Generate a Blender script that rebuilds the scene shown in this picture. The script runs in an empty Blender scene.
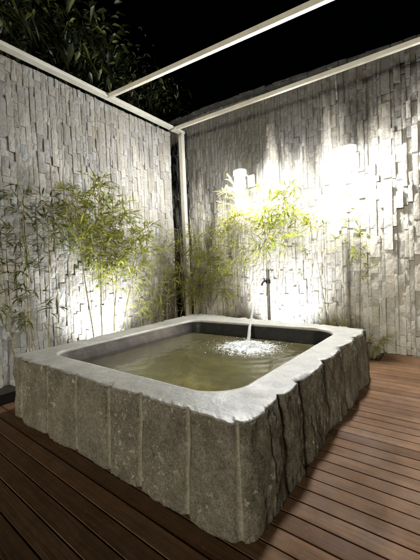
import bpy, bmesh, math, random
from mathutils import Vector, Matrix, noise
PI = math.pi
rad = math.radians

# ------------------------------------------------------------------ camera, sky, added fill sun, exposure
scene = bpy.context.scene
COL = scene.collection
scene.render.engine = 'CYCLES'
scene.cycles.use_denoising = True
scene.cycles.max_bounces = 8
scene.cycles.transparent_max_bounces = 12
scene.cycles.sample_clamp_indirect = 6.0
scene.cycles.caustics_reflective = False
scene.cycles.caustics_refractive = False
scene.view_settings.view_transform = 'Standard'
scene.view_settings.look = 'None'
scene.view_settings.exposure = 2.15
scene.view_settings.gamma = 1.0
scene.view_settings.use_curve_mapping = False

def camera_matrix(pitch, roll, yaw, loc):
    cy, sy = math.cos(yaw), math.sin(yaw)
    Rz = Matrix(((cy, sy, 0), (-sy, cy, 0), (0, 0, 1)))
    M = Matrix(((1, 0, 0), (0, 0, -1), (0, 1, 0)))
    cp, sp = math.cos(pitch), math.sin(pitch)
    Rx = Matrix(((1, 0, 0), (0, cp, -sp), (0, sp, cp)))
    cr, sr = math.cos(roll), math.sin(roll)
    Rr = Matrix(((cr, -sr, 0), (sr, cr, 0), (0, 0, 1)))
    W = (Rr @ Rx @ M @ Rz).transposed() @ Matrix(((1, 0, 0), (0, -1, 0), (0, 0, -1)))
    return Matrix.Translation(loc) @ W.to_4x4()

cam_d = bpy.data.cameras.new('camera')
cam = bpy.data.objects.new('camera', cam_d)
COL.objects.link(cam)
cam_d.sensor_width = 36.0
cam_d.lens = 308.63 * 36.0 / 560.0
cam_d.clip_start = 0.05
cam_d.clip_end = 400.0
cam.matrix_world = camera_matrix(0.0287, -0.041, 0.6534, Vector((0, 0, 1.2)))
scene.camera = cam

FILL_TO = Vector((-0.18, 1.0, -0.12)).normalized()      # the way the added fill light from behind the camera travels
FILL_EL = math.asin(-FILL_TO.z)
FILL_AZ = math.atan2(-FILL_TO.x, -FILL_TO.y)
world = bpy.data.worlds.new('World')
scene.world = world
world.use_nodes = True
wn = world.node_tree
wn.nodes.clear()
sky = wn.nodes.new('ShaderNodeTexSky')
sky.sky_type = 'NISHITA'
sky.sun_disc = False
sky.sun_elevation = FILL_EL
sky.sun_rotation = FILL_AZ
bg = wn.nodes.new('ShaderNodeBackground')
bg.inputs['Strength'].default_value = 0.00003
wo = wn.nodes.new('ShaderNodeOutputWorld')
wn.links.new(sky.outputs['Color'], bg.inputs['Color'])
wn.links.new(bg.outputs['Background'], wo.inputs['Surface'])
fill_d = bpy.data.lights.new('fill_sun', 'SUN')  # soft fill lamp added to brighten the tub front and leaves
fill_d.energy = 0.48
fill_d.angle = rad(14)
fill_d.color = (1.0, 0.92, 0.75)
fill_sun = bpy.data.objects.new('fill_sun', fill_d)
COL.objects.link(fill_sun)
fill_sun.rotation_euler = FILL_TO.to_track_quat('-Z', 'Y').to_euler()

# lamp strengths (the four lit lamps of the place)
WALL_LAMP = 230.0
WALL_LAMP_R = 240.0
SPOT_LEFT = 90.0
SPOT_BACK = 110.0

# ------------------------------------------------------------------ helpers
class NT:
    """a small wrapper to wire a procedural material"""
    def __init__(self, name):
        self.m = bpy.data.materials.new(name)
        self.m.use_nodes = True
        self.t = self.m.node_tree
        self.t.nodes.clear()
        self.out = self.t.nodes.new('ShaderNodeOutputMaterial')
    def n(self, kind, **kw):
        nd = self.t.nodes.new('ShaderNode' + kind)
        for k, v in kw.items():
            if hasattr(nd, k) and k not in nd.inputs:
                setattr(nd, k, v)
            else:
                self.set(nd, k, v)
        return nd
    def set(self, nd, key, v):
        s = nd.inputs[key]
        if isinstance(v, bpy.types.NodeSocket):
            self.t.links.new(v, s)
        else:
            if s.type == 'RGBA' and len(v) == 3:
                v = (*v, 1)
            s.default_value = v
    def coord(self, scale=(1, 1, 1)):
        c = self.n('TexCoord')
        mp = self.n('Mapping')
        self.t.links.new(c.outputs['Object'], mp.inputs['Vector'])
        mp.inputs['Scale'].default_value = scale
        return mp.outputs['Vector']
    def noise(self, scale, vec=None, detail=6, rough=.6, dist=0):
        nd = self.n('TexNoise')
        nd.inputs['Scale'].default_value = scale
        nd.inputs['Detail'].default_value = detail
        nd.inputs['Roughness'].default_value = rough
        nd.inputs['Distortion'].default_value = dist
        if vec is None:
            vec = self.coord()
        self.t.links.new(vec, nd.inputs['Vector'])
        return nd.outputs['Fac']
    def ramp(self, fac, stops):
        r = self.n('ValToRGB')
        e = r.color_ramp.elements
        while len(e) < len(stops):
            e.new(.5)
        for k, (p, c) in enumerate(stops):
            e[k].position = p
            c = (c, c, c) if isinstance(c, (int, float)) else c
            e[k].color = (*c, 1)
        self.t.links.new(fac, r.inputs['Fac'])
        return r.outputs['Color']
    def mix(self, fac, a, b, mode='MIX'):
        x = self.n('Mix', data_type='RGBA', blend_type=mode)
        for i, v in ((0, fac), (6, a), (7, b)):
            if isinstance(v, bpy.types.NodeSocket):
                self.t.links.new(v, x.inputs[i])
            else:
                if i and len(v) == 3:
                    v = (*v, 1)
                x.inputs[i].default_value = v
        return x.outputs[2]
    def math(self, op, a, b=0.0):
        x = self.n('Math', operation=op)
        for i, v in ((0, a), (1, b)):
            if isinstance(v, bpy.types.NodeSocket):
                self.t.links.new(v, x.inputs[i])
            else:
                x.inputs[i].default_value = v
        return x.outputs[0]
    def rand(self):
        return self.n('NewGeometry').outputs['Random Per Island']
    def bump(self, h, strength=.5, dist=.01, normal=None):
        b = self.n('Bump')
        b.inputs['Strength'].default_value = strength
        b.inputs['Distance'].default_value = dist
        self.t.links.new(h, b.inputs['Height'])
        if normal is not None:
            self.t.links.new(normal, b.inputs['Normal'])
        return b.outputs['Normal']
    def principled(self, color, rough=.7, normal=None, spec=.5, **kw):
        p = self.n('BsdfPrincipled')
        self.set(p, 'Base Color', color)
        self.set(p, 'Roughness', rough)
        self.set(p, 'Specular IOR Level', spec)
        if normal is not None:
            self.set(p, 'Normal', normal)
        for k, v in kw.items():
            self.set(p, k, v)
        self.t.links.new(p.outputs[0], self.out.inputs['Surface'])
        return p

class MB:
    """collects vertices and faces of ONE mesh"""
    def __init__(self):
        self.v, self.f, self.mi = [], [], []
    def add(self, vs, fs, mi=0):
        b = len(self.v)
        self.v.extend(tuple(x) for x in vs)
        self.f.extend(tuple(i + b for i in f) for f in fs)
        self.mi.extend([mi] * len(fs))
    def box(self, c, s, rot=None, mi=0):
        hx, hy, hz = s[0] / 2, s[1] / 2, s[2] / 2
        vs = [Vector((x, y, z)) for x in (-hx, hx) for y in (-hy, hy) for z in (-hz, hz)]
        if rot is not None:
            vs = [rot @ v for v in vs]
        vs = [v + Vector(c) for v in vs]
        self.add(vs, [(0, 1, 3, 2), (4, 6, 7, 5), (0, 4, 5, 1), (2, 3, 7, 6), (0, 2, 6, 4), (1, 5, 7, 3)], mi)
    def bar(self, a, b, w, h, mi=0):
        """a rectangular tube from a to b"""
        a, b = Vector(a), Vector(b)
        d = b - a
        x = d.normalized()
        y = Vector((0, 0, 1)).cross(x)
        y = y.normalized() if y.length > 1e-4 else Vector((1, 0, 0))
        z = x.cross(y)
        self.box((a + b) / 2, (d.length, w, h), Matrix((x, y, z)).transposed(), mi)
    def tube(self, pts, r, n=8, mi=0, cap=True):
        pts = [Vector(p) for p in pts]
        rs = r if isinstance(r, (list, tuple)) else [r] * len(pts)
        b = []
        ref = None
        for i, p in enumerate(pts):
            t = (pts[min(i + 1, len(pts) - 1)] - pts[max(i - 1, 0)]).normalized()
            if ref is None:
                ref = t.orthogonal().normalized()
            ref = (ref - t * ref.dot(t)).normalized()
            q = t.cross(ref)
            b += [p + (ref * math.cos(2 * PI * k / n) + q * math.sin(2 * PI * k / n)) * rs[i] for k in range(n)]
        fs = []
        for i in range(len(pts) - 1):
            for k in range(n):
                k2 = (k + 1) % n
                fs.append((i * n + k, i * n + k2, (i + 1) * n + k2, (i + 1) * n + k))
        if cap:
            fs.append(tuple(reversed(range(n))))
            fs.append(tuple((len(pts) - 1) * n + k for k in range(n)))
        self.add(b, fs, mi)
    def build(self, name, mats, parent=None, smooth=False, origin=None, bevel=0):
        o0 = Vector(origin) if origin is not None else Vector((0, 0, 0))
        me = bpy.data.meshes.new(name)
        me.from_pydata([tuple(Vector(p) - o0) for p in self.v], [], self.f)
        mats = mats if isinstance(mats, (list, tuple)) else [mats]
        for m in mats:
            me.materials.append(m)
        if len(mats) > 1:
            me.polygons.foreach_set('material_index', self.mi)
        if smooth:
            me.polygons.foreach_set('use_smooth', [True] * len(me.polygons))
        me.update()
        o = bpy.data.objects.new(name, me)
        COL.objects.link(o)
        o.location = o0
        if parent is not None:
            o.parent = parent
        if bevel:
            b = o.modifiers.new('bevel', 'BEVEL')
            b.width = bevel
            b.segments = 2
            b.limit_method = 'ANGLE'
        return o

def tag(o, label, cat, group=None):
    o['label'] = label
    o['category'] = cat
    if group:
        o['group'] = group
    return o

def thing(name, label, cat, loc, group=None):
    o = bpy.data.objects.new(name, None)
    o.empty_display_size = .1
    COL.objects.link(o)
    o.location = loc
    return tag(o, label, cat, group)

def part(mb, name, mats, parent, **kw):
    """mesh written in world coordinates, parented to a thing that only has a location"""
    base = Vector((0, 0, 0))
    q = parent
    while q is not None:
        base += q.location
        q = q.parent
    o = mb.build(name, mats, None, origin=base, **kw)
    o.location = (0, 0, 0)
    o.parent = parent
    return o

def sm(a, b, x):
    t = max(0., min(1., (x - a) / (b - a)))
    return t * t * (3 - 2 * t)

def N3(x, y, z):
    return noise.noise(Vector((x, y, z)))

def F3(x, y, z, o=4):
    return noise.fractal(Vector((x, y, z)), 1.0, 2.0, o)

# ------------------------------------------------------------------ materials
def stone_wall_material(name, warm):
    t = NT(name)
    r = t.rand()
    base = t.ramp(r, [(0, (.27, .262, .24)), (.3, (.37, .36, .335)), (.55, (.43, .42, .39)), (.78, (.33, .315, .28)), (.9, (.40, .375, .325)), (1, (.47, .46, .43))])
    tint = t.ramp(r, [(0, (1, 1, 1)), (.42, (1, .97, .92)), (.46, (.9, .95, 1)), (.70, (1.05, .98, .9)), (.74, (1, 1, 1))])
    base = t.mix(.8 if warm else .5, base, tint, 'MULTIPLY')
    n1 = t.noise(26, detail=9, rough=.7)
    grain = t.ramp(n1, [(.25, .62), (.5, 1.05), (.8, 1.28)])
    base = t.mix(.85, base, grain, 'MULTIPLY')
    # broad weather streaks running down the stones, strongest near the top of the wall
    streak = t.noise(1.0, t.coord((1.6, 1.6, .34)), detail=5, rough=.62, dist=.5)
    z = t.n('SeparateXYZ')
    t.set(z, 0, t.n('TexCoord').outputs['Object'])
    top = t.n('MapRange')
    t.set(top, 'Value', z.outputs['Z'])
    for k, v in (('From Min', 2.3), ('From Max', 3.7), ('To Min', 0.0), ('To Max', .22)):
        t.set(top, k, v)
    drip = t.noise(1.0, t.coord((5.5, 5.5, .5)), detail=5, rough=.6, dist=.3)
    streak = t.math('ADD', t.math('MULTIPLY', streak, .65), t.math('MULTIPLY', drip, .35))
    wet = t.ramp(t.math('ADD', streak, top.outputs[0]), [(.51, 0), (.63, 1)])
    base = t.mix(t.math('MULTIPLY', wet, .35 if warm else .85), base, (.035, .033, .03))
    moss = t.ramp(t.noise(2.3, detail=6, rough=.66), [(.5, 0), (.68, 1)])
    base = t.mix(t.math('MULTIPLY', moss, .42 if warm else .16), base, (.20, .185, .10))
    h = t.math('ADD', t.noise(38, detail=8, rough=.7), t.math('MULTIPLY', t.noise(11, detail=4), 1.4))
    t.principled(base, .82, t.bump(h, .9, .012), .3)
    return t.m

M_WALL_L = stone_wall_material('stacked stone warm', True)
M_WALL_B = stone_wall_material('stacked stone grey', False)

t = NT('wall core'); t.principled((.035, .034, .032), .95); M_CORE = t.m

t = NT('deck wood')
r = t.rand()
c = t.ramp(r, [(0, (.125, .064, .031)), (.35, (.185, .100, .050)), (.6, (.225, .126, .066)), (.8, (.155, .081, .041)), (1, (.255, .150, .082))])
off = t.n('CombineXYZ'); t.set(off, 0, t.math('MULTIPLY', r, 37.0)); t.set(off, 2, t.math('MULTIPLY', r, 11.0))
vv = t.n('VectorMath', operation='ADD'); t.set(vv, 0, t.coord((2.2, 46, 46))); t.set(vv, 1, off.outputs[0])
g = t.noise(1.0, vv.outputs[0], detail=8, rough=.65, dist=.6)
c = t.mix(.8, c, t.ramp(g, [(.28, .5), (.5, 1.), (.75, 1.35)]), 'MULTIPLY')
dirt = t.noise(2.2, detail=6, rough=.62)
c = t.mix(t.math('MULTIPLY', t.ramp(dirt, [(.5, 0), (.72, 1)]), .35), c, (.21, .14, .095))
c = t.mix(.6, c, t.ramp(t.noise(9, detail=8, rough=.75), [(.32, .6), (.5, 1.), (.7, 1.3)]), 'MULTIPLY')
speck = t.ramp(t.noise(45, detail=3, rough=.6), [(.66, 0), (.70, 1)])
c = t.mix(t.math('MULTIPLY', speck, .45), c, (.30, .24, .19))
rg = t.ramp(t.noise(3.1, detail=5), [(.3, .58), (.7, .85)])
t.principled(c, rg, t.bump(g, .45, .004), .22)
M_DECK = t.m

t = NT('soil')
t.principled(t.ramp(t.noise(14, detail=8), [(.3, (.010, .008, .006)), (.7, (.035, .027, .018))]), .95, t.bump(t.noise(30), .8, .03))
M_SOIL = t.m

t = NT('painted aluminium')
t.principled(t.ramp(t.noise(6, detail=5), [(.3, (.44, .42, .355)), (.7, (.57, .55, .48))]), .42, None, .5)
M_ALU = t.m
t = NT('dark metal')
t.principled((.022, .022, .022), .45, None, .5, Metallic=.3); M_DARK = t.m
t = NT('weathered pipe metal')
t.principled(t.ramp(t.noise(20, detail=5), [(.3, (.13, .135, .125)), (.7, (.24, .24, .22))]), .45, None, .5, Metallic=.5); M_PIPE = t.m

def emission_material(name, col, s):
    t = NT(name)
    e = t.n('Emission'); t.set(e, 'Color', col); t.set(e, 'Strength', s)
    t.t.links.new(e.outputs[0], t.out.inputs['Surface'])
    return t.m

# tub stone: split sides, honed rim, damp basin
t = NT('split granite')
sp = t.noise(120, detail=4, rough=.7)
md = t.noise(7, detail=9, rough=.68)
c = t.ramp(md, [(.28, (.135, .123, .094)), (.5, (.24, .222, .175)), (.72, (.33, .308, .252))])
c = t.mix(.9, c, t.ramp(sp, [(.33, .5), (.5, 1.), (.68, 1.45)]), 'MULTIPLY')
c = t.mix(.8, c, t.ramp(t.noise(48, detail=5, rough=.75), [(.35, .62), (.5, 1.), (.65, 1.35)]), 'MULTIPLY')
chip = t.ramp(t.noise(34, detail=4, rough=.62, dist=.25), [(.60, 0), (.63, 1)])
cl = t.ramp(t.noise(3.2, detail=3), [(.50, 0), (.58, 1)])
c = t.mix(t.math('MULTIPLY', t.math('MULTIPLY', chip, cl), .9), c, (.60, .57, .50))
att = t.n('Attribute'); att.attribute_name = 'groove'
pale = t.ramp(t.math('ADD', att.outputs['Fac'], t.math('MULTIPLY', t.math('SUBTRACT', t.noise(40, detail=4), .5), .35)), [(.28, 0), (.68, 1)])
c = t.mix(t.math('MULTIPLY', pale, .85), c, t.mix(1.0, (.47, .435, .345), t.ramp(t.noise(55, detail=6, rough=.75), [(.3, .55), (.5, 1.), (.7, 1.3)]), 'MULTIPLY'))
att2 = t.n('Attribute'); att2.attribute_name = 'groove_shade'
c = t.mix(t.math('MULTIPLY', att2.outputs['Fac'], .8), c, (.035, .03, .022))  # shadow edge of the grooves, painted into the stone colour
lich = t.ramp(t.noise(3.3, detail=6, rough=.65), [(.52, 0), (.68, 1)])
c = t.mix(t.math('MULTIPLY', lich, .25), c, (.13, .105, .06))
h = t.math('ADD', t.noise(60, detail=8, rough=.75), t.math('MULTIPLY', t.noise(18, detail=6, rough=.65), 1.6))
t.principled(c, .88, t.bump(h, 1.0, .02), .25)
M_SIDE = t.m

t = NT('honed granite rim')
sp = t.noise(150, detail=4, rough=.7)
md = t.noise(3.2, detail=8, rough=.65)
c = t.ramp(md, [(.3, (.195, .188, .165)), (.55, (.275, .267, .238)), (.75, (.335, .327, .295))])
c = t.mix(.8, c, t.ramp(sp, [(.33, .6), (.5, 1.), (.68, 1.35)]), 'MULTIPLY')
c = t.mix(.7, c, t.ramp(t.noise(38, detail=6, rough=.75), [(.33, .72), (.5, 1.), (.68, 1.2)]), 'MULTIPLY')
spot = t.ramp(t.noise(9, detail=5, dist=.8), [(.62, 0), (.7, 1)])
c = t.mix(t.math('MULTIPLY', spot, .55), c, (.15, .138, .11))
rg = t.ramp(t.noise(4, detail=5), [(.35, .38), (.65, .62)])
t.principled(c, rg, t.bump(t.math('ADD', t.noise(70, detail=6), t.math('MULTIPLY', t.noise(12), 1.5)), .35, .006), .5)
M_RIM = t.m

t = NT('damp basin stone')
sp = t.noise(90, detail=4, rough=.7)
md = t.noise(4, detail=8, rough=.65)
c = t.ramp(md, [(.3, (.060, .052, .044)), (.55, (.12, .105, .088)), (.75, (.17, .15, .125))])
c = t.mix(.7, c, t.ramp(sp, [(.3, .6), (.5, 1.), (.7, 1.25)]), 'MULTIPLY')
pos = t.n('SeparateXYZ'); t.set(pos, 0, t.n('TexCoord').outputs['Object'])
wet_shade = t.math('ADD', t.math('MULTIPLY', pos.outputs['Y'], .9), t.math('MULTIPLY', t.noise(3.0, detail=6), .9))  # wet stone and shade of the inner back wall, painted near black
wet_shade = t.ramp(t.math('SUBTRACT', wet_shade, 2.45), [(.55, 0), (.85, 1)])
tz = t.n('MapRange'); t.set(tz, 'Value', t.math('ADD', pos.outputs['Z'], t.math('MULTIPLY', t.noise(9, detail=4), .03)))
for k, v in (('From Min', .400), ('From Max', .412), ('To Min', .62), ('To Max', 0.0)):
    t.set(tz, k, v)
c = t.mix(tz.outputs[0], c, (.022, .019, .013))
c = t.mix(t.math('MULTIPLY', wet_shade, .98), c, t.ramp(t.noise(22, detail=5, rough=.7), [(.5, (.003, .003, .0025)), (.64, (.010, .009, .008)), (.70, (.09, .08, .065))]))
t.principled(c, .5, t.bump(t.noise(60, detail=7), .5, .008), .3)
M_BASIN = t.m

t = NT('basin floor silt')
md = t.noise(2.6, detail=9, rough=.7, dist=.4)
c = t.ramp(md, [(.3, (.16, .13, .05)), (.5, (.30, .255, .115)), (.72, (.44, .385, .21))])
c = t.mix(.6, c, t.ramp(t.noise(30, detail=5, rough=.7), [(.3, .6), (.6, 1.2)]), 'MULTIPLY')
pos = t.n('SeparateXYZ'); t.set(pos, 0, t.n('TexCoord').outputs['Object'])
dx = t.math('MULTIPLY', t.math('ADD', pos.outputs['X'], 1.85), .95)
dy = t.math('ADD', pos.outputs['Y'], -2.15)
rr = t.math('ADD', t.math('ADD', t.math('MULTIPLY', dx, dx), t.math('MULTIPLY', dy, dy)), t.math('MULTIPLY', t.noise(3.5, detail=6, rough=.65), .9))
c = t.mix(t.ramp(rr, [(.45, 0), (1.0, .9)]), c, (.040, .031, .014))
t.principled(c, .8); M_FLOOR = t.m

t = NT('spa water')
tr = t.n('BsdfTransparent'); t.set(tr, 'Color', (.80, .79, .60))
gl = t.n('BsdfGlossy'); t.set(gl, 'Roughness', .03); t.set(gl, 'Color', (1, 1, 1))
att = t.n('Attribute'); att.attribute_name = 'churn'
hh = t.math('ADD', t.math('MULTIPLY', t.noise(9, detail=3), .5), t.math('MULTIPLY', t.math('MULTIPLY', t.noise(34, detail=5), att.outputs['Fac']), 2.5))
bn = t.bump(hh, .35, .03)
t.set(gl, 'Normal', bn)
fr = t.n('Fresnel'); t.set(fr, 'IOR', 1.33); t.set(fr, 'Normal', bn)
df = t.n('BsdfDiffuse'); t.set(df, 'Color', t.ramp(t.noise(2.2, detail=6, dist=.5), [(.3, (.12, .105, .045)), (.7, (.26, .235, .12))]))
m1 = t.n('MixShader'); t.set(m1, 0, .34)
t.t.links.new(tr.outputs[0], m1.inputs[1]); t.t.links.new(df.outputs[0], m1.inputs[2])
m2 = t.n('MixShader'); t.set(m2, 0, fr.outputs[0])
t.t.links.new(m1.outputs[0], m2.inputs[1]); t.t.links.new(gl.outputs[0], m2.inputs[2])
fm = t.math('ADD', t.math('MULTIPLY', t.noise(24, detail=8, rough=.72, dist=1.1), 1.0), t.math('MULTIPLY', att.outputs['Fac'], .42))
fm = t.ramp(fm, [(.66, 0), (.84, 1)])
fm = t.math('MULTIPLY', fm, t.ramp(att.outputs['Fac'], [(.04, 0), (.16, .95)]))
wd = t.n('BsdfPrincipled'); t.set(wd, 'Base Color', (.80, .81, .80)); t.set(wd, 'Roughness', .6)
m3 = t.n('MixShader'); t.set(m3, 0, fm)
t.t.links.new(m2.outputs[0], m3.inputs[1]); t.t.links.new(wd.outputs[0], m3.inputs[2])
t.t.links.new(m3.outputs[0], t.out.inputs['Surface'])
M_WATER = t.m

t = NT('white water')
tr = t.n('BsdfTransparent'); t.set(tr, 'Color', (.97, .98, .98))
p = t.n('BsdfPrincipled'); t.set(p, 'Base Color', (.80, .82, .82)); t.set(p, 'Roughness', .6)
mx = t.n('MixShader'); t.set(mx, 0, .62)
t.t.links.new(tr.outputs[0], mx.inputs[1]); t.t.links.new(p.outputs[0], mx.inputs[2])
t.t.links.new(mx.outputs[0], t.out.inputs['Surface'])
M_FOAM = t.m

t = NT('falling water')
tr = t.n('BsdfTransparent'); t.set(tr, 'Color', (.95, .96, .97))
p = t.n('BsdfPrincipled'); t.set(p, 'Base Color', (.82, .84, .84)); t.set(p, 'Roughness', .15)
pos = t.n('SeparateXYZ'); t.set(pos, 0, t.n('TexCoord').outputs['Object'])
mr = t.n('MapRange'); t.set(mr, 'Value', t.math('ADD', pos.outputs['Z'], t.math('MULTIPLY', t.noise(30, t.coord((1, 1, .25)), detail=4), .5)))
for k, v in (('From Min', .65), ('From Max', 1.05), ('To Min', .62), ('To Max', .14)):
    t.set(mr, k, v)
mx = t.n('MixShader'); t.set(mx, 0, mr.outputs[0])
t.t.links.new(tr.outputs[0], mx.inputs[1]); t.t.links.new(p.outputs[0], mx.inputs[2])
t.t.links.new(mx.outputs[0], t.out.inputs['Surface'])
M_STREAM = t.m

def leaf_material(name, stops, trans=.35, rough=.5):
    t = NT(name)
    c = t.ramp(t.rand(), stops)
    d = t.n('BsdfPrincipled'); t.set(d, 'Base Color', c); t.set(d, 'Roughness', rough); t.set(d, 'Specular IOR Level', .35)
    tl = t.n('BsdfTranslucent'); t.set(tl, 'Color', c)
    mx = t.n('MixShader'); t.set(mx, 0, trans)
    t.t.links.new(d.outputs[0], mx.inputs[1]); t.t.links.new(tl.outputs[0], mx.inputs[2])
    t.t.links.new(mx.outputs[0], t.out.inputs['Surface'])
    return t.m

M_BAMBOO = leaf_material('bamboo leaf green', [(0, (.11, .14, .02)), (.35, (.22, .255, .035)), (.7, (.33, .35, .055)), (.9, (.42, .41, .10)), (1, (.48, .43, .18))], .55)
M_BAMBOO_Y = leaf_material('bamboo leaf yellow', [(0, (.20, .23, .035)), (.4, (.31, .33, .055)), (.75, (.42, .41, .10)), (1, (.52, .47, .22))], .55)
M_BAMBOO_D = leaf_material('bamboo leaf dark', [(0, (.03, .045, .010)), (.5, (.07, .095, .020)), (.85, (.13, .15, .035)), (1, (.30, .27, .11))])
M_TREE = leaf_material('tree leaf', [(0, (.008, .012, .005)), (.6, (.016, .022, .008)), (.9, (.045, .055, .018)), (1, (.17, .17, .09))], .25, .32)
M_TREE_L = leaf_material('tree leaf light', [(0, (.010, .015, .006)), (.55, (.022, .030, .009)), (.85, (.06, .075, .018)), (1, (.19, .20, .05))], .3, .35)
t = NT('culm'); t.principled(t.ramp(t.noise(12, detail=4), [(.3, (.16, .145, .05)), (.7, (.30, .26, .11))]), .5); M_CULM = t.m
t = NT('brown culm'); t.principled(t.ramp(t.noise(12, detail=4), [(.3, (.10, .07, .045)), (.7, (.22, .16, .10))]), .6); M_CULM_B = t.m
t = NT('bark'); t.principled(t.ramp(t.noise(14, detail=6), [(.3, (.03, .024, .018)), (.7, (.08, .065, .05))]), .9, t.bump(t.noise(25), .6, .02)); M_BARK = t.m

# ------------------------------------------------------------------ ground, planting bed, deck
g = MB(); g.box((0, 0, -.5), (240, 240, .5))
g = g.build('ground', M_SOIL); g['kind'] = 'structure'; 

def bed(x0, x1, y0, y1):
    m = MB(); rng = random.Random(int(x0 * 100) + 5)
    nx, ny = max(2, int((x1 - x0) / .06)), max(2, int((y1 - y0) / .06))
    vs = [(x0 + (x1 - x0) * i / nx, y0 + (y1 - y0) * j / ny, -.10 + .04 * F3(i * .35, j * .35, 3.1) + rng.uniform(-.006, .006)) for j in range(ny + 1) for i in range(nx + 1)]
    fs = [(j * (nx + 1) + i, j * (nx + 1) + i + 1, (j + 1) * (nx + 1) + i + 1, (j + 1) * (nx + 1) + i) for j in range(ny) for i in range(nx)]
    m.add(vs, fs)
    return m
b = bed(-4.25, -3.40, -3.0, 4.26)
b2 = bed(-4.25, -.62, 4.26, 4.76)
b.add(b2.v, b2.f)
b = b.build('planting_bed_soil', M_SOIL, smooth=True); b['kind'] = 'structure'

dk = MB()
rng = random.Random(4)
pitch, gap = .1033, .0062
j = -28
while True:
    y0 = 1.588 + j * pitch
    y1 = y0 + pitch - gap
    j += 1
    if y0 > 4.66:
        break
    x0 = -3.385 if y0 < 4.2 else -.672
    if y1 > 4.70:
        y1 = 4.70
    # each board in two or three lengths with a hairline butt joint
    xs = [x0, rng.uniform(2.0, 3.2), 4.6]
    for a, c2 in zip(xs[:-1], xs[1:]):
        dz = rng.uniform(-.0015, .0015)
        e = .0022
        za, zb = -.028, dz
        vs = [(a, y0, za), (c2 - .002, y0, za), (c2 - .002, y1, za), (a, y1, za),
              (a, y0, zb - e), (c2 - .002, y0, zb - e), (c2 - .002, y1, zb - e), (a, y1, zb - e),
              (a, y0 + e, zb), (c2 - .002, y0 + e, zb), (c2 - .002, y1 - e, zb), (a, y1 - e, zb)]
        dk.add(vs, [(3, 2, 1, 0), (0, 1, 5, 4), (1, 2, 6, 5), (2, 3, 7, 6), (3, 0, 4, 7),
                    (4, 5, 9, 8), (5, 6, 10, 9), (6, 7, 11, 10), (7, 4, 8, 11), (8, 9, 10, 11)])
deck = dk.build('deck', M_DECK); deck['kind'] = 'structure'
uf = MB()
for x in (-3.3, -2.6, -1.9, -1.2, -.72, 0, .7, 1.4, 2.1, 2.8, 3.5, 4.2):
    uf.box((x, .72 if x < -.7 else .93, -.09), (.06, 7.04 if x < -.7 else 7.44, .118))
uf = uf.build('deck_joists', M_DARK, deck)

# black steel edging of the planting bed
ed = MB()
ed.box((-3.418, .73, -.02), (.030, 7.0, .235))
ed.box((-2.06, 4.262, -.08), (2.68, .03, .15))
ed.box((-.70, 4.48, -.08), (.03, .40, .15))
tag(ed.build('bed_edging', M_DARK, bevel=.004), 'low black steel edging between deck boards and planting bed', 'edging')

# ------------------------------------------------------------------ stacked stone walls
def stone_wall(name, u0, u1, z0, ztop, mp, mat, seed, label, wide, prot):
    """vertical split stones of uneven length; mp(u, z, d) -> world"""
    rng = random.Random(seed)
    w = MB()
    u = u0
    while u < u1 - .02:
        wd = wide(u) * rng.uniform(.55, 1.45)
        wd = min(wd, u1 - u)
        z = z0 - rng.uniform(0, .3)
        zt = ztop(u + wd / 2)
        while z < zt - .01:
            L = rng.choice([rng.uniform(.07, .15), rng.uniform(.12, .24), rng.uniform(.18, .36)])
            za, zb = max(z, z0), min(z + L, zt)
            z += L
            if zb - za < .012:
                continue
            pr = prot(u)
            d0 = rng.random() ** 1.6 * pr
            tu, tz = rng.uniform(-.07, .07), rng.uniform(-.025, .025)
            nz = max(2, int((zb - za) / .045))
            nx = 3
            ph = rng.uniform(0, 90)
            ga = rng.uniform(.0004, .0022)
            gz = rng.uniform(.0004, .002)
            vs = []
            for a in range(nz + 1):
                for b_ in range(nx + 1):
                    fu, fz = b_ / nx, a / nz
                    edge = b_ in (0, nx) or a in (0, nz)
                    jx = 0 if edge is False else N3(ph, a * 1.7, b_ * 9) * .003
                    uu = u + ga + (wd - 2 * ga) * fu + jx
                    zz = za + gz + (zb - za - 2 * gz) * fz + (N3(ph, a * 5, b_ * 3 + 7) * .004 if a in (0, nz) else 0)
                    d = d0 + tu * (fu - .5) * wd + tz * (fz - .5) * (zb - za)
                    d += N3(uu * 14, zz * 9, ph) * .0075 + N3(uu * 40, zz * 30, ph + 5) * .0035
                    if edge:
                        d -= .004 + .004 * abs(N3(uu * 30, zz * 22, ph + 9))
                    vs.append(mp(uu, zz, d))
            n1 = nx + 1
            fs = [(a * n1 + b_, a * n1 + b_ + 1, (a + 1) * n1 + b_ + 1, (a + 1) * n1 + b_) for a in range(nz) for b_ in range(nx)]
            loop = [b_ for b_ in range(n1)] + [a * n1 + nx for a in range(1, nz + 1)] + [nz * n1 + b_ for b_ in range(nx - 1, -1, -1)] + [a * n1 for a in range(nz - 1, 0, -1)]
            base = len(vs)
            for i in loop:
                a, b_ = divmod(i, n1)
                vs.append(mp(u + ga + (wd - 2 * ga) * b_ / nx, za + gz + (zb - za - 2 * gz) * a / nz, -.03))
            nl = len(loop)
            for k in range(nl):
                k2 = (k + 1) % nl
                fs.append((loop[k2], loop[k], base + k, base + k2))
            fs.append(tuple(base + k for k in range(nl)))
            w.add(vs, fs, 0)
        u += wd
    # the solid wall behind the stones
    ns = 10
    pts = [u0 + (u1 - u0) * i / ns for i in range(ns + 1)]
    vs, fs = [], []
    for p in pts:
        zt = ztop(p) - .004
        vs += [mp(p, z0 - .3, -.012), mp(p, zt, -.012), mp(p, zt, -.24), mp(p, z0 - .3, -.24)]
    for i in range(ns):
        a = i * 4
        for k in range(4):
            fs.append((a + k, a + (k + 1) % 4, a + 4 + (k + 1) % 4, a + 4 + k))
    fs += [(3, 2, 1, 0), (ns * 4, ns * 4 + 1, ns * 4 + 2, ns * 4 + 3)]
    w.add(vs, fs, 1)
    o = w.build(name, [mat, M_CORE])
    return tag(o, label, 'wall')

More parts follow.
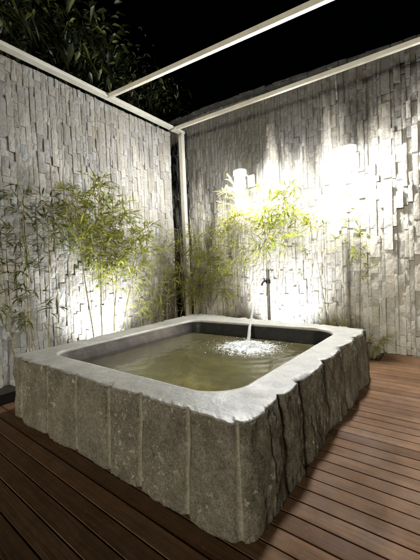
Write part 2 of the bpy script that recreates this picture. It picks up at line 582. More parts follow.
XW, YW = -4.187, 4.747
wall_l = stone_wall('stone_wall', -3.2, 4.43, -.22, lambda u: 3.915,
    lambda u, z, d: (XW - .035 + d, u, z), M_WALL_L, 3,
    'pale stacked stone wall on the left running under the straight metal rail', lambda u: .062, lambda u: .022)
def back_top(x):
    return 4.30 - max(0, min(1, (x + 3.46) / 3.25)) * .30
def back_wide(x):
    return .060 + .020 * sm(-1.4, -.4, x)
def back_prot(x):
    return .022 + .055 * sm(-1.5, -.3, x)
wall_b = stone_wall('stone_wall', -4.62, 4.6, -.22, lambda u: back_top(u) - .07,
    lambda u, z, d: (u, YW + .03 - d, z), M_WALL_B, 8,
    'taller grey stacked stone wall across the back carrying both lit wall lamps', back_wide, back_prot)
# rough dark stones capping the back wall
rng = random.Random(21)
cp = MB(); x = -4.62
while x < 4.6:
    L = rng.uniform(.10, .34)
    zt = back_top(x + L / 2)
    hgt = rng.uniform(.045, .062)
    bx = [(x + (L - .004) * i, YW - .07 + rng.uniform(-.015, .015) + (.36) * j_, back_top(x + L * i) - .068 + (hgt * rng.uniform(.85, 1.1)) * k) for i in (0, 1) for j_ in (0, 1) for k in (0, 1)]
    cp.add(bx, [(0, 1, 3, 2), (4, 6, 7, 5), (0, 4, 5, 1), (2, 3, 7, 6), (0, 2, 6, 4), (1, 5, 7, 3)])
    x += L
t = NT('dark coping stone')
t.principled(t.ramp(t.noise(9, detail=7, rough=.7), [(.4, (.012, .012, .011)), (.62, (.035, .034, .031)), (.70, (.30, .29, .26))]), .85, t.bump(t.noise(35), .8, .01))
cp.build('coping', t.m, wall_b, bevel=.006)

# ------------------------------------------------------------------ metal roof frame
fr = thing('pergola_frame', 'slim cream metal roof frame of rails, crossing beams and a corner post above the walls', 'pergola', (-4.12, 4.62, 0))
m = MB(); m.bar((-4.13, -3.2, 3.965), (-4.13, 4.70, 3.965), .11, .05)
m.bar((-4.155, -3.2, 4.003), (-4.155, 4.695, 4.003), .05, .022)
part(m, 'side_rail', M_ALU, fr, bevel=.004)
m = MB(); m.bar((-4.10, 2.976, 3.965), (3.2, 2.976, 3.20), .05, .06); part(m, 'cross_beam', M_ALU, fr, bevel=.004)
m = MB(); m.bar((-4.10, 4.40, 3.935), (4.2, 4.40, 3.53), .045, .06); part(m, 'back_beam', M_ALU, fr, bevel=.004)
m = MB(); m.bar((-4.125, 4.645, -.15), (-4.125, 4.645, 3.938), .085, .085); part(m, 'corner_post', M_ALU, fr, bevel=.004)
m = MB(); m.bar((4.15, 4.40, -.15), (4.15, 4.40, 3.485), .08, .08); part(m, 'corner_post', M_ALU, fr, bevel=.004)
m = MB(); m.bar((-4.08, 4.36, 3.915), (-4.08, 4.44, 3.915), .12, .02); part(m, 'bracket', M_ALU, fr, bevel=.002)

# ------------------------------------------------------------------ lamps
def wall_lamp(x, z, label, power):
    """a round caged lantern on a short arm, open below"""
    y = LAMP_Y
    lp = thing('wall_lamp', label, 'lamp', (x, YW - .03, z), 'lamps on the back wall')
    m = MB(); m.box((x, YW - .025, z + .06), (.12, .05, .20)); part(m, 'wall_plate', M_ALU, lp, bevel=.006)
    m = MB(); m.tube([(x, YW - .04, z + .10), (x, y + .12, z + .145), (x, y, z + .145)], .014, 10); part(m, 'arm', M_ALU, lp, smooth=True)
    # frosted glass: a bright front and a back dimmed to cut light on the wall
    for nm, a0, a1, g_ in (('diffuser', -180, 0, power), ('back_glass', .4, 179.6, power * BACK)):
        m = MB(); n = 24; ring = []
        for zz, rr in ((z - .105, .07), (z - .095, .085), (z + .085, .085), (z + .09, .075)):
            ring.append([(x + rr * math.cos(rad(a0 + (a1 - a0) * q / n)), y + rr * math.sin(rad(a0 + (a1 - a0) * q / n)), zz) for q in range(n + 1)])
        vs = [p for r_ in ring for p in r_]
        fs = [(a * (n + 1) + q, a * (n + 1) + q + 1, (a + 1) * (n + 1) + q + 1, (a + 1) * (n + 1) + q) for a in range(3) for q in range(n)]
        m.add(vs, fs); part(m, nm, emission_material('lamp ' + nm, (.985, .99, 1.0), g_), lp)
    m = MB(); m.tube([(x, y, z - .125), (x, y, z - .108)], [.082, .078], 28, cap=False); part(m, 'lens_ring', M_ALU, lp, smooth=True)
    m = MB(); m.add([(x + .074 * math.cos(2 * PI * q / 28), y + .074 * math.sin(2 * PI * q / 28), z - .113) for q in range(28)], [tuple(range(27, -1, -1))])
    part(m, 'lower_lens', emission_material('lamp lower lens', (1.0, .985, .95), power * DOWN), lp)
    m = MB(); m.tube([(x, y, z + .128), (x, y, z + .134), (x, y, z + .150), (x, y, z + .156)], [.104, .108, .108, .06], 28)
    m.tube([(x, y, z + .092), (x, y, z + .132)], .078, 28)
    for q in range(16):
        a = 2 * PI * q / 16
        m.tube([(x + .100 * math.cos(a), y + .100 * math.sin(a), z + .132), (x + .100 * math.cos(a), y + .100 * math.sin(a), z + .085)], .0045, 6)
    pts = [(x + .100 * math.cos(2 * PI * q / 28), y + .100 * math.sin(2 * PI * q / 28), z + .085) for q in range(29)]
    m.tube(pts, .005, 6)
    part(m, 'guard', M_ALU, lp)
    return lp
LAMP_Y = 4.35
BACK = .06
DOWN = 1.0
wall_lamp(-2.633, 2.658, 'lit wall lamp on the back wall nearer the corner post', WALL_LAMP)
wall_lamp(-.990, 2.596, 'lit wall lamp on the back wall farther from the corner, above the lone bamboo', WALL_LAMP_R)

def spot(loc, target, power, label, cone):
    loc, target = Vector(loc), Vector(target)
    lp = thing('garden_spotlight', label, 'lamp', loc, 'spotlights in the planting bed')
    d = (target - loc).normalized()
    m = MB(); m.tube([loc - d * .09, loc - d * .075, loc + d * .02, loc + d * .035], [.028, .042, .045, .047], 16); part(m, 'housing', M_DARK, lp, smooth=False)
    m = MB(); m.tube([loc + d * .036, loc + d * .040], .040, 16); part(m, 'lens', emission_material('spot lens glow', (1, .98, .94), 12), lp)
    m = MB(); m.tube([(loc.x, loc.y, -.18), (loc.x, loc.y, loc.z - .03), loc - d * .04], .010, 8); part(m, 'spike', M_DARK, lp)
    ld = bpy.data.lights.new('spot_light', 'SPOT')
    ld.energy = power; ld.spot_size = rad(cone); ld.spot_blend = 1.0; ld.shadow_soft_size = .035; ld.color = (.95, .97, 1.0)
    lo = bpy.data.objects.new('spot_light', ld); COL.objects.link(lo)
    lo.parent = lp; lo.location = d * .05
    lo.rotation_euler = d.to_track_quat('-Z', 'Y').to_euler()
spot((-3.72, 2.70, .06), (-4.19, 2.70, 1.0), SPOT_LEFT, 'lit spotlight in the bed shining up the left stone wall', 125)
spot((-2.14, 4.32, .06), (-2.10, 4.74, 1.05), SPOT_BACK, 'lit spotlight in the bed behind the tub shining up the back wall', 125)

# ------------------------------------------------------------------ stone tub
TUB_H = .522
def rounded(corners):
    """corners: (x, y, r) in order -> for each side a dense polyline from one corner's middle to the next corner's"""
    n = len(corners)
    arcs = []
    for i, (x, y, r) in enumerate(corners):
        p, a, b_ = Vector((x, y)), Vector(corners[i - 1][:2]), Vector(corners[(i + 1) % n][:2])
        da, db = (a - p).normalized(), (b_ - p).normalized()
        ang = da.angle(db)
        L = r / math.tan(ang / 2)
        c = p + (da + db).normalized() * (r / math.sin(ang / 2))
        s, e = p + da * L, p + db * L
        a0 = math.atan2(s.y - c.y, s.x - c.x); a1 = math.atan2(e.y - c.y, e.x - c.x)
        d = (a1 - a0 + PI) % (2 * PI) - PI
        arcs.append([Vector((c.x + r * math.cos(a0 + d * k / 16), c.y + r * math.sin(a0 + d * k / 16))) for k in range(17)])
    return [arcs[i][8:] + arcs[(i + 1) % n][:9] for i in range(n)]
def resample(pl, n):
    L = [0]
    for a, b_ in zip(pl[:-1], pl[1:]):
        L.append(L[-1] + (b_ - a).length)
    out = []; k = 0
    for i in range(n):
        s = L[-1] * i / n
        while L[k + 1] < s and k < len(pl) - 2:
            k += 1
        f = (s - L[k]) / max(1e-9, L[k + 1] - L[k])
        out.append(pl[k].lerp(pl[k + 1], f))
    return out
# order: near corner, back right, back left, front left (counter-clockwise seen from above)
OUT = [(-.700, 1.098, .085), (-.672, 3.60, .05), (-3.26, 3.83, .07), (-3.065, 1.075, .05)]
INN = [(-.955, 1.335, .26), (-.905, 3.40, .26), (-2.86, 3.31, .16), (-2.845, 1.315, .16)]
NS = 400
out_sides = [resample(s, NS) for s in rounded(OUT)]
inn_sides = [resample(s, NS) for s in rounded(INN)]
outer = [p for s in out_sides for p in s]
inner = [p for s in inn_sides for p in s]
NN = len(outer)
def normals(loop):
    r = []
    for i in range(len(loop)):
        d = loop[(i + 1) % len(loop)] - loop[i - 1]
        r.append(Vector((d.y, -d.x)).normalized())
    return r
on, inn_n = normals(outer), normals(inner)
# drill grooves: x on the front, y on the sides
g_front = [-2.93, -2.45, -2.05, -1.67, -1.385, -1.03, -.735]
g_right = [1.50, 1.78, 2.25, 2.70, 3.12]
g_left = [1.45, 1.9, 2.35, 2.8, 3.3]
g_back = [-3.0, -2.6, -2.2, -1.8, -1.4, -1.0]
def groove_coord(i):
    side = i // NS
    p = outer[i]
    if side == 3:
        return p.x, g_front
    if side == 0:
        return p.y, g_right
    if side == 1:
        return p.x, g_back
    return p.y, g_left
tub = MB()
ROWS = 34
gatt = []
shd_att = []
side_idx = [i // NS for i in range(NN)]
def side_disp(i, z):
    """how far the split face stands off the outline at perimeter sample i, height z"""
    p = outer[i]
    c, gs = groove_coord(i)
    dmin = min(abs(c - (q + .0025 * N3(q * 7, z * 5, 2.2))) for q in gs)
    lo = max([q for q in gs if q <= c], default=gs[0] - .4)
    hi = min([q for q in gs if q > c], default=gs[-1] + .4)
    f = (c - lo) / max(.01, hi - lo)
    side = side_idx[i]
    amp = .010 if side == 3 else .024
    bulge = amp * (math.sin(PI * max(0, min(1, f))) ** .7 - .55)
    bulge *= .55 + .75 * N3(lo * 9.1, z * 1.6 + side, 4.4) + .35
    n = .030 * F3(p.x * 2.1 + 4, p.y * 2.1, z * 2.3, 3) + .009 * F3(p.x * 7, p.y * 7, z * 6.5 + 9, 4) + .006 * F3(p.x * 26, p.y * 26, z * 26, 3)
    if side == 0:
        n = n * .95
    # planes left by splitting
    v = noise.cell(Vector((p.x * 5.3 + N3(p.x * 8, p.y * 8, z * 8) * .8, p.y * 5.3, z * 4.6 + N3(z * 7, p.y * 7, p.x) * .8)))
    n += .005 * (v - .5)
    gv = math.exp(-(dmin / (.017 if side == 3 else .022)) ** 2)
    gr = gv * (.032 if side == 3 else .012) * (.6 + .5 * abs(N3(c * 3, z * 4, 8.1)))
    if side == 3:
        n *= 1 - .75 * math.exp(-(dmin / .045) ** 2)
    edge = sm(TUB_H - .05, TUB_H, z)
    n = n * (1 - .35 * edge)
    # shadow edge painted along one flank of each drill groove, slightly dented
    ds = min((c - q for q in gs), key=abs)
    shd = math.exp(-((ds - .021 + .004 * N3(c * 2, z * 6, 7)) / .0065) ** 2) * max(0, .55 + .9 * N3(lo * 5, z * 5, 1)) if side == 3 else .05 * gv
    return bulge + n - gr - .008 - .006 * shd, gv, shd
top_in = []
for k in range(ROWS + 1):
    t_ = k / ROWS
    z = TUB_H * (1 - (1 - t_) ** 1.25)
    for i in range(NN):
        d, gv, shd = side_disp(i, z)
        flare = .028 * (1 - t_)
        p = outer[i] + on[i] * (d + flare)
        zz = z
        if k == ROWS or k == ROWS - 1:
            chip = max(0, F3(outer[i].x * 5 + 3, outer[i].y * 5, 1.7, 3) - .1) * .035 + max(0, F3(outer[i].x * 19, outer[i].y * 19, 6.1, 3)) * .009
            zz = z - chip * (1 if k == ROWS else .9) - .003
            if side_idx[i] == 0:
                zz -= .010 * max(0, N3(outer[i].y * 6, 3, 3))
            p = p - on[i] * chip * .5
        if k == 0:
            zz = -.002
        tub.v.append((p.x, p.y, zz)); shd_att.append(min(1, shd)); gatt.append(gv * (1.0 if side_idx[i] == 3 else .22) * (.7 + .6 * abs(N3(outer[i].x * 4, outer[i].y * 4, z * 7))))
        if k == ROWS:
            top_in.append((p, zz))
def ring_faces(r0, r1, mi):
    for i in range(NN):
        i2 = (i + 1) % NN
        tub.f.append((r0 + i, r0 + i2, r1 + i2, r1 + i)); tub.mi.append(mi)
for k in range(ROWS):
    ring_faces(k * NN, (k + 1) * NN, 0)
def add_ring(fn, mi):
    r0 = len(tub.v) - NN
    for i in range(NN):
        tub.v.append(fn(i)); gatt.append(0.0); shd_att.append(0.0)
    ring_faces(r0, r0 + NN, mi)
RIMR = 18
for k in range(1, RIMR + 1):
    f = k / RIMR
    f = f * .94
    if k == 1: f = .012
    if k == 2: f = .045
    def fn(i, f=f, k=k):
        p0, z0 = top_in[i]
        p = p0.lerp(inner[i], f)
        z = TUB_H + .0035 * N3(p.x * 3, p.y * 3, .3) + .0012 * F3(p.x * 16, p.y * 16, 4, 3)
        z = z0 + .006 + (z - z0 - .006) * sm(0, .16, f) if k > 1 else z0 + .005
        return (p.x, p.y, z)
    add_ring(fn, 1)
# rounded inner lip, sloping inner walls, fillet and floor
for a in (25, 50, 75, 90):
    def fn(i, a=a):
        p = inner[i] + inn_n[i] * (.022 * (1 - math.sin(rad(a))))
        return (p.x, p.y, TUB_H - .026 * (1 - math.cos(rad(a))) + .002 * N3(p.x * 5, p.y * 5, .3))
    add_ring(fn, 1)
for k in range(1, 11):
    f = k / 10
    def fn(i, f=f):
        dz = TUB_H - .026 - f * .36
        p = inner[i] - inn_n[i] * (.075 * f ** .8 + .004 * F3(inner[i].x * 5, inner[i].y * 5, dz * 6, 3))
        return (p.x, p.y, dz)
    add_ring(fn, 2)
cen = Vector((-1.9, 2.35))
last = [Vector(v[:2]) for v in tub.v[-NN:]]
for k in range(1, 14):
    f = k / 14
    def fn(i, f=f):
        p = last[i].lerp(cen, f ** 1.1)
        return (p.x, p.y, .136 - .075 * sm(0, .25, f) + .008 * F3(p.x * 3, p.y * 3, 7, 3))
    add_ring(fn, 3)
r0 = len(tub.v) - NN
tub.v.append((cen.x, cen.y, .06)); gatt.append(0.0); shd_att.append(0.0)
for i in range(NN):
    tub.f.append((r0 + i, r0 + (i + 1) % NN, len(tub.v) - 1)); tub.mi.append(3)
tub.f.append(tuple(range(NN - 1, -1, -1))); tub.mi.append(0)
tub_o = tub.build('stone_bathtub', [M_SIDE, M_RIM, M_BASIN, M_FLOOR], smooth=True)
ed_ = tub_o.data.edges
shp = [ROWS * NN <= e.vertices[0] < (ROWS + 1) * NN and ROWS * NN <= e.vertices[1] < (ROWS + 1) * NN for e in ed_]
sa = tub_o.data.attributes.new('sharp_edge', 'BOOLEAN', 'EDGE')
sa.data.foreach_set('value', shp)
at = tub_o.data.attributes.new('groove', 'FLOAT', 'POINT')
at.data.foreach_set('value', gatt)
at = tub_o.data.attributes.new('groove_shade', 'FLOAT', 'POINT')
at.data.foreach_set('value', shd_att)
tag(tub_o, 'big square rough-hewn stone tub full of water standing on the wooden deck', 'bathtub')

# ------------------------------------------------------------------ water in the tub
WZ = .352
SPL = Vector((-1.74, 2.90))
ENT = Vector((-1.87, 3.13))
def churn(x, y):
    d = Vector((x - SPL.x, y - SPL.y))
    return math.exp(-((d.x / .33) ** 2 + (d.y / .30) ** 2))
w = MB(); ca = []
fl = (TUB_H - .026 - WZ) / .36
edge = [inner[i] - inn_n[i] * (.075 * fl ** .8 - .012) for i in range(0, NN, 5)]
NE = len(edge); NR = 90
for k in range(NR):
    for p in edge:
        q = p.lerp(SPL, (k / NR) ** .9)
        c = churn(q.x, q.y)
        z = WZ + c * (.030 * F3(q.x * 13, q.y * 13, 2.7, 4) + .012) + .0012 * N3(q.x * 6, q.y * 6, 1)
        r_ = (q - SPL).length
        z += .0042 * math.sin(r_ * 46 + .8 * N3(q.x * 3, q.y * 3, 9)) * math.exp(-r_ * 1.9)
        w.v.append((q.x, q.y, z)); ca.append(c)
w.v.append((SPL.x, SPL.y, WZ)); ca.append(1.0)
for k in range(NR - 1):
    for i in range(NE):
        i2 = (i + 1) % NE
        w.f.append((k * NE + i, k * NE + i2, (k + 1) * NE + i2, (k + 1) * NE + i)); w.mi.append(0)
for i in range(NE):
    w.f.append(((NR - 1) * NE + i, (NR - 1) * NE + (i + 1) % NE, len(w.v) - 1)); w.mi.append(0)
water = w.build('water', M_WATER, smooth=True)
water['kind'] = 'structure'
at = water.data.attributes.new('churn', 'FLOAT', 'POINT'); at.data.foreach_set('value', ca)
# froth: thousands of bubbles and torn ridges of white water
rng = random.Random(12)
fo = MB()
def blob(c, r, fl=.6):
    n = 6
    vs = [(c[0], c[1], c[2] + r * fl)]
    for a, rr in ((.5, .87), (0, 1.0), (-.6, .8)):
        for k in range(n):
            th = 2 * PI * k / n + rng.random() * .5
            q = r * rr * rng.uniform(.8, 1.2)
            vs.append((c[0] + q * math.cos(th), c[1] + q * math.sin(th), c[2] + r * fl * a))
    fs = [(0, 1 + k, 1 + (k + 1) % n) for k in range(n)]
    for l in range(2):
        for k in range(n):
            fs.append((1 + l * n + k, 1 + (l + 1) * n + k, 1 + (l + 1) * n + (k + 1) % n, 1 + l * n + (k + 1) % n))
    fo.add(vs, fs)
cnt = 0
while cnt < 4200:
    a, r_ = rng.uniform(0, 2 * PI), abs(rng.gauss(0, .46))
    x, y = SPL.x + .40 * r_ * math.cos(a), SPL.y + .36 * r_ * math.sin(a)
    c = churn(x, y)
    k = F3(x * 11, y * 11, 5.5, 3)
    if k < .12 - c * .42 and rng.random() > .08:
        continue
    z = WZ + c * (.030 * F3(x * 13, y * 13, 2.7, 4) + .012) + c * max(0, k) * .04
    blob((x, y, z), rng.choice([.0015, .002, .003, .004, .0055]) * rng.uniform(.8, 1.4))
    cnt += 1
foam = fo.build('foam', M_FOAM, water, smooth=True); foam['kind'] = 'stuff'
SPOUT = Vector((-2.094, 3.955, .968))
sw = MB()
for k, (dx, rr) in enumerate(((0, 1.0), (.008, .55), (-.009, .5))):
    pts, rs = [], []
    for i in range(49):
        u = i / 48
        p = Vector((SPOUT.x + (ENT.x - SPOUT.x) * u + dx * u * 1.4, SPOUT.y + (ENT.y - SPOUT.y) * u, SPOUT.z + (WZ - SPOUT.z) * u * u))
        p.x += .007 * u * N3(u * 11, k * 4, 1); p.y += .007 * u * N3(u * 11, k * 4, 6)
        pts.append(p); rs.append((.0055 + .013 * u * u + .006 * u * N3(u * 14, k * 3, 3)) * rr)
    sw.tube(pts, rs, 8)
sw.build('falling_stream', M_STREAM, water, smooth=True)

# ------------------------------------------------------------------ tap post behind the tub
tp = thing('tap_post', 'dark upright water pipe with a small tap pouring into the tub', 'tap', (-2.03, 4.02, -.1))
m = MB(); m.tube([(-2.03, 4.02, -.12), (-2.03, 4.02, 1.165)], .023, 14); part(m, 'pipe', M_PIPE, tp, smooth=False)
m = MB(); m.tube([(-2.03, 4.02, 1.165), (-2.03, 4.02, 1.185), (-2.03, 4.02, 1.20)], [.027, .027, .014], 14); part(m, 'end_cap', M_PIPE, tp)
m = MB(); m.tube([(-2.045, 4.00, 1.02), (-2.065, 3.98, 1.02), (-2.082, 3.965, 1.012), (-2.094, 3.955, .985), (-2.094, 3.955, .960)], [.013, .013, .013, .013, .015], 10); part(m, 'spout', M_DARK, tp, smooth=True)
m = MB(); m.tube([(-2.068, 3.985, 1.015), (-2.068, 3.985, 1.06)], .007, 8); m.bar((-2.10, 3.985, 1.063), (-2.035, 3.985, 1.063), .016, .009); part(m, 'tap_handle', M_DARK, tp)
m = MB(); m.tube([(-2.03, 4.02, .99), (-2.03, 4.02, 1.05)], .034, 14); part(m, 'collar', M_DARK, tp)

# ------------------------------------------------------------------ bamboo
def leaf(mb, p, d, L, W, up, droop=.25):
    """one lance-shaped blade with a folded midrib and a drooping tip"""
    d = d.normalized()
    s = d.cross(up)
    s = s.normalized() if s.length > 1e-3 else d.orthogonal().normalized()
    n = s.cross(d)
    dn = Vector((0, 0, -1))
    a = p
    m1 = p + d * L * .32 + dn * L * droop * .10
    m2 = p + d * L * .66 + dn * L * droop * .42
    tp_ = p + d * L + dn * L * droop
    vs = [a, m1 + s * W * .5 + n * W * .16, m1, m1 - s * W * .5 + n * W * .16,
          m2 + s * W * .36 + n * W * .1, m2, m2 - s * W * .36 + n * W * .1, tp_]
    mb.add(vs, [(0, 1, 2), (0, 2, 3), (1, 4, 5, 2), (2, 5, 6, 3), (4, 7, 5), (5, 7, 6)])

def bamboo(label, base, culms, mat, seed, nleaf, Lr, culm_mat=None, fan=5, group='bamboo in the planting bed', twig_len=(.12, .34), width=.016, xmin=None, ymax=None):
    """culms: list of (dx, dy, top vector, lean mid offset, leafy range (t0, t1))"""
    rng = random.Random(seed)
    base = Vector(base)
    b = thing('bamboo_plant', label, 'bamboo', base, group)
    fo = MB()
    cm = culm_mat or M_CULM
    per = nleaf // max(1, len(culms))
    for (off, top, mid, rng_t, r) in culms:
        a = base + Vector((off[0], off[1], -.04)); top = Vector(top)
        c1 = a.lerp(top, .5) + Vector(mid)
        n = 14
        pts = []
        for i in range(n + 1):
            u = i / n
            p = a * (1 - u) ** 2 + c1 * 2 * u * (1 - u) + top * u * u
            p += Vector((N3(u * 4, seed, off[0] * 9), N3(u * 4, seed + 7, off[1] * 9), 0)) * .02
            pts.append(p)
        rs = []; fine = []
        for i, p in enumerate(pts):           # nodes: short swellings at each joint
            q = r * (1 - .72 * i / n)
            if 0 < i < n:
                t_ = (pts[i + 1] - pts[i - 1]).normalized()
                fine += [p - t_ * .006, p, p + t_ * .006]; rs += [q, q * 1.45, q]
            else:
                fine.append(p); rs.append(q)
        m = MB(); m.tube(fine, rs, 6); part(m, 'culm', cm, b, smooth=True)
        cnt = 0
        while cnt < per:
            u = rng.uniform(*rng_t)
            i = min(n - 1, int(u * n)); p = pts[i].lerp(pts[i + 1], u * n - i)
            th = rng.uniform(0, 2 * PI)
            d = Vector((math.cos(th), math.sin(th), rng.uniform(-.15, .75))).normalized()
            L = rng.uniform(*twig_len) * (1.15 - .45 * (u - rng_t[0]) / max(.01, rng_t[1] - rng_t[0]))
            e = p + d * L * .6
            e2 = p + d * L + Vector((0, 0, -L * .18))
            for q_ in (e, e2):
                if xmin is not None: q_.x = max(q_.x, xmin + rng.uniform(0, .12))
                if ymax is not None: q_.y = min(q_.y, ymax - rng.uniform(0, .12))
            fo.tube([p, e, e2], [.0026, .0018, .001], 4, 1, cap=False)
            k = rng.randint(fan - 2, fan + 2)
            for j_ in range(k):
                f = rng.uniform(.35, 1.0) if j_ else 1.0
                q_ = p.lerp(e, f / .6) if f < .6 else e.lerp(e2, (f - .6) / .4)
                dd = (d + Vector((rng.uniform(-1, 1), rng.uniform(-1, 1), rng.uniform(-.7, .5))) * .85).normalized()
                Ll = rng.uniform(*Lr)
                tip = q_ + dd * Ll
                if xmin is not None and tip.x < xmin: dd.x = abs(dd.x)
                if ymax is not None and tip.y > ymax: dd.y = -abs(dd.y)
                leaf(fo, q_, dd, Ll * 1.12, width * rng.uniform(.9, 1.6), Vector((rng.uniform(-.5, .5), rng.uniform(-.5, .5), 1)), rng.uniform(.05, .5))
                cnt += 1
    part(fo, 'foliage', [mat, cm], b)
    return b
XM, YM = -4.15, 4.68
V = Vector
bamboo('sparse dark leaved bamboo at the left edge before the left wall', (-3.84, 1.42, -.1),
    [((0, 0), (-3.86, 1.28, 1.75), (0, -.02, 0), (.55, 1), .009), ((.02, .10), (-3.92, 1.56, 2.28), (0, .02, 0), (.62, 1), .009), ((.0, .28), (-3.95, 1.86, 2.2), (.02, .05, 0), (.72, 1), .008), ((.05, .2), (-3.84, 1.50, 1.5), (0, 0, 0), (.45, .95), .006)],
    M_BAMBOO_D, 11, 620, (.09, .18), xmin=XM, width=.015)
bamboo('small low bamboo shoot with one dark star of leaves on the left wall', (-3.84, 1.86, -.1),
    [((0, 0), (-3.86, 1.87, .96), (0, 0, 0), (.86, 1), .005)], M_BAMBOO_D, 14, 16, (.12, .2), xmin=XM, twig_len=(.03, .08), width=.02)
bamboo('bushiest green bamboo in the middle of the left wall above its spotlight', (-3.80, 2.42, -.1),
    [((0, -.06), (-3.88, 2.15, 2.36), (.03, .02, 0), (.66, 1), .011), ((.0, .02), (-3.86, 2.55, 2.52), (0, 0, 0), (.62, 1), .011), ((.05, .14), (-3.84, 2.95, 2.28), (0, -.05, .1), (.55, 1), .009), ((.03, .22), (-3.80, 3.35, 1.95), (0, -.02, .3), (.5, 1), .008), ((-.05, .3), (-3.9, 2.72, 1.95), (0, 0, 0), (.55, 1), .007)],
    M_BAMBOO, 23, 2700, (.09, .17), xmin=XM, twig_len=(.12, .38), fan=6)
bamboo('thin wispy yellow bamboo on the left wall between bush and corner post', (-3.86, 3.42, -.1),
    [((0, 0), (-3.90, 3.45, 1.55), (0, .05, 0), (.3, 1), .005), ((.04, .14), (-3.88, 3.72, 1.75), (0, 0, 0), (.35, 1), .005), ((-.02, -.14), (-3.92, 3.15, 1.35), (0, 0, 0), (.4, 1), .004), ((0, .3), (-3.86, 3.95, 1.9), (0, 0, 0), (.4, 1), .005)],
    M_BAMBOO_Y, 31, 1000, (.06, .13), xmin=XM, width=.009, fan=6)
bamboo('yellow green bamboo arching in front of the corner post', (-3.80, 4.22, -.1),
    [((0, 0), (-3.90, 4.18, 2.0), (.02, 0, 0), (.4, 1), .008), ((.1, .05), (-3.55, 4.30, 1.95), (.0, 0, .1), (.4, 1), .007), ((.16, .02), (-3.42, 4.36, 1.55), (0, 0, .2), (.35, 1), .006), ((.02, .04), (-3.75, 4.35, 1.7), (0, 0, 0), (.35, 1), .006)],
    M_BAMBOO_Y, 37, 1050, (.09, .18), xmin=XM, ymax=YM, width=.014)
bamboo('long leaved bamboo under the wall lamp nearer the corner', (-3.06, 4.44, -.1),
    [((0, 0), (-3.02, 4.42, 2.0), (-.02, 0, 0), (.38, 1), .007), ((-.14, 0), (-3.30, 4.42, 1.85), (0, 0, 0), (.4, 1), .006), ((.12, 0), (-2.72, 4.42, 2.15), (0, 0, .1), (.5, 1), .006), ((.2, .0), (-2.80, 4.44, 2.62), (0, 0, 0), (.7, 1), .004)],
    M_BAMBOO_Y, 41, 860, (.11, .22), ymax=YM, width=.017)
bamboo('dense bright green bamboo tuft high above the tap post', (-2.30, 4.40, -.1),
    [((0, 0), (-2.14, 4.38, 2.42), (-.03, 0, 0), (.68, 1), .009), ((.06, .03), (-1.84, 4.40, 2.40), (0, 0, .15), (.7, 1), .007), ((-.06, 0), (-2.22, 4.38, 2.15), (0, 0, 0), (.6, 1), .006), ((.12, 0), (-1.76, 4.40, 2.06), (0, 0, .25), (.68, 1), .006)],
    M_BAMBOO, 43, 800, (.11, .21), ymax=YM, width=.017, twig_len=(.10, .30), fan=6)
bamboo('lone brown stemmed bamboo with few leaves under the other wall lamp', (-1.05, 4.46, -.1),
    [((0, 0), (-1.02, 4.44, 2.15), (.01, 0, 0), (.64, 1), .011), ((.10, .03), (-.88, 4.46, 1.75), (0, 0, 0), (.6, .95), .008), ((-.28, .02), (-1.60, 4.50, 1.95), (.1, 0, 0), (.9, 1), .006)],
    M_BAMBOO, 47, 240, (.08, .17), culm_mat=M_CULM_B, ymax=YM, width=.015, twig_len=(.05, .2))
bamboo('pale slim bare bamboo stems leaning on the wall behind the spotlight glow', (-1.72, 4.50, -.1),
    [((0, 0), (-1.42, 4.56, 1.95), (-.06, 0, 0), (.8, 1), .005), ((-.08, 0), (-1.70, 4.58, 1.5), (0, 0, 0), (.7, 1), .004)],
    M_BAMBOO_D, 49, 30, (.07, .14), culm_mat=M_CULM_B, ymax=YM, width=.012)

def tuft(label, base, n, L, seed, mat, spread=.5):
    rng = random.Random(seed); base = Vector(base)
    b = thing('low_plant', label, 'plant', base, 'low plants along the back wall')
    st, fo = MB(), MB()
    for k in range(n):
        th = rng.uniform(0, 2 * PI)
        h = L * rng.uniform(.5, 1.1)
        tip = base + Vector((math.cos(th) * spread * h, math.sin(th) * spread * h * .5 - .03, h))
        tip.y = min(tip.y, YM)
        mid = base.lerp(tip, .5) + Vector((0, 0, h * .15))
        st.tube([base + Vector((math.cos(th) * .02, math.sin(th) * .02, -.03)), mid, tip], [.004, .003, .0015], 5, cap=False)
        for j_ in range(6):
            p = mid.lerp(tip, rng.random())
            dd = Vector((math.cos(th) + rng.uniform(-.8, .8), math.sin(th) + rng.uniform(-.9, .5), rng.uniform(-.3, .8))).normalized()
            Ll = rng.uniform(.09, .2)
            if p.y + dd.y * Ll > YM: dd.y = -abs(dd.y)
            leaf(fo, p, dd, Ll, rng.uniform(.012, .022), Vector((0, 0, 1)), rng.uniform(.1, .6))
    part(st, 'stems', M_CULM, b); part(fo, 'foliage', mat, b)
tuft('low leafy plant beside the back right corner of the tub', (-.80, 4.44, -.1), 26, .42, 5, M_BAMBOO)
tuft('small pale tuft showing just over the tub rim below the lone bamboo', (-1.26, 4.45, -.1), 16, .68, 6, M_BAMBOO_Y, .35)

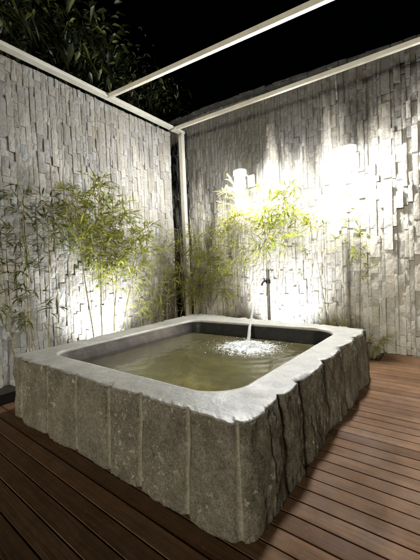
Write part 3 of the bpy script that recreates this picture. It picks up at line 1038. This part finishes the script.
# ------------------------------------------------------------------ trees beyond the left wall
def tree(label, base, height, crown_c, crown_r, n_cl, per, Lr, mat, seed, droop=.5, fat=(.24, .36), name='dark_tree'):
    rng = random.Random(seed); base = Vector(base); cc = Vector(crown_c)
    b = thing(name, label, 'tree', base, 'trees beyond the left wall')
    tk, fo = MB(), MB()
    pts = [base.lerp(cc, i / 8) + Vector((N3(i * .5, seed, 1), N3(i * .5, seed, 5), 0)) * .18 for i in range(9)]
    tk.tube(pts, [.13 - .011 * i for i in range(9)], 10)
    for k in range(n_cl):
        while True:
            v = Vector((rng.uniform(-1, 1), rng.uniform(-1, 1), rng.uniform(-1, 1)))
            if .15 < v.length < 1: break
        c = cc + Vector((v.x * crown_r[0], v.y * crown_r[1], v.z * crown_r[2]))
        s = pts[rng.randint(4, 8)]
        mid = s.lerp(c, .5) + Vector((0, 0, .15))
        tk.tube([s, mid, c], [.028, .016, .005], 5, cap=False)
        out = (c - cc).normalized()
        sz = rng.uniform(.16, .34)
        for q in range(per):
            th = rng.uniform(0, 2 * PI)
            d = (Vector((math.cos(th), math.sin(th), rng.uniform(-.9, .35))) + out * .5).normalized()
            p = c + Vector((rng.gauss(0, sz), rng.gauss(0, sz), rng.gauss(0, sz * .8)))
            L = rng.uniform(*Lr)
            leaf(fo, p, d, L, L * rng.uniform(*fat), Vector((rng.uniform(-.6, .6), rng.uniform(-.6, .6), 1)), droop * rng.uniform(.4, 1.4))
    part(tk, 'trunk', M_BARK, b, smooth=True); part(fo, 'crown', mat, b)
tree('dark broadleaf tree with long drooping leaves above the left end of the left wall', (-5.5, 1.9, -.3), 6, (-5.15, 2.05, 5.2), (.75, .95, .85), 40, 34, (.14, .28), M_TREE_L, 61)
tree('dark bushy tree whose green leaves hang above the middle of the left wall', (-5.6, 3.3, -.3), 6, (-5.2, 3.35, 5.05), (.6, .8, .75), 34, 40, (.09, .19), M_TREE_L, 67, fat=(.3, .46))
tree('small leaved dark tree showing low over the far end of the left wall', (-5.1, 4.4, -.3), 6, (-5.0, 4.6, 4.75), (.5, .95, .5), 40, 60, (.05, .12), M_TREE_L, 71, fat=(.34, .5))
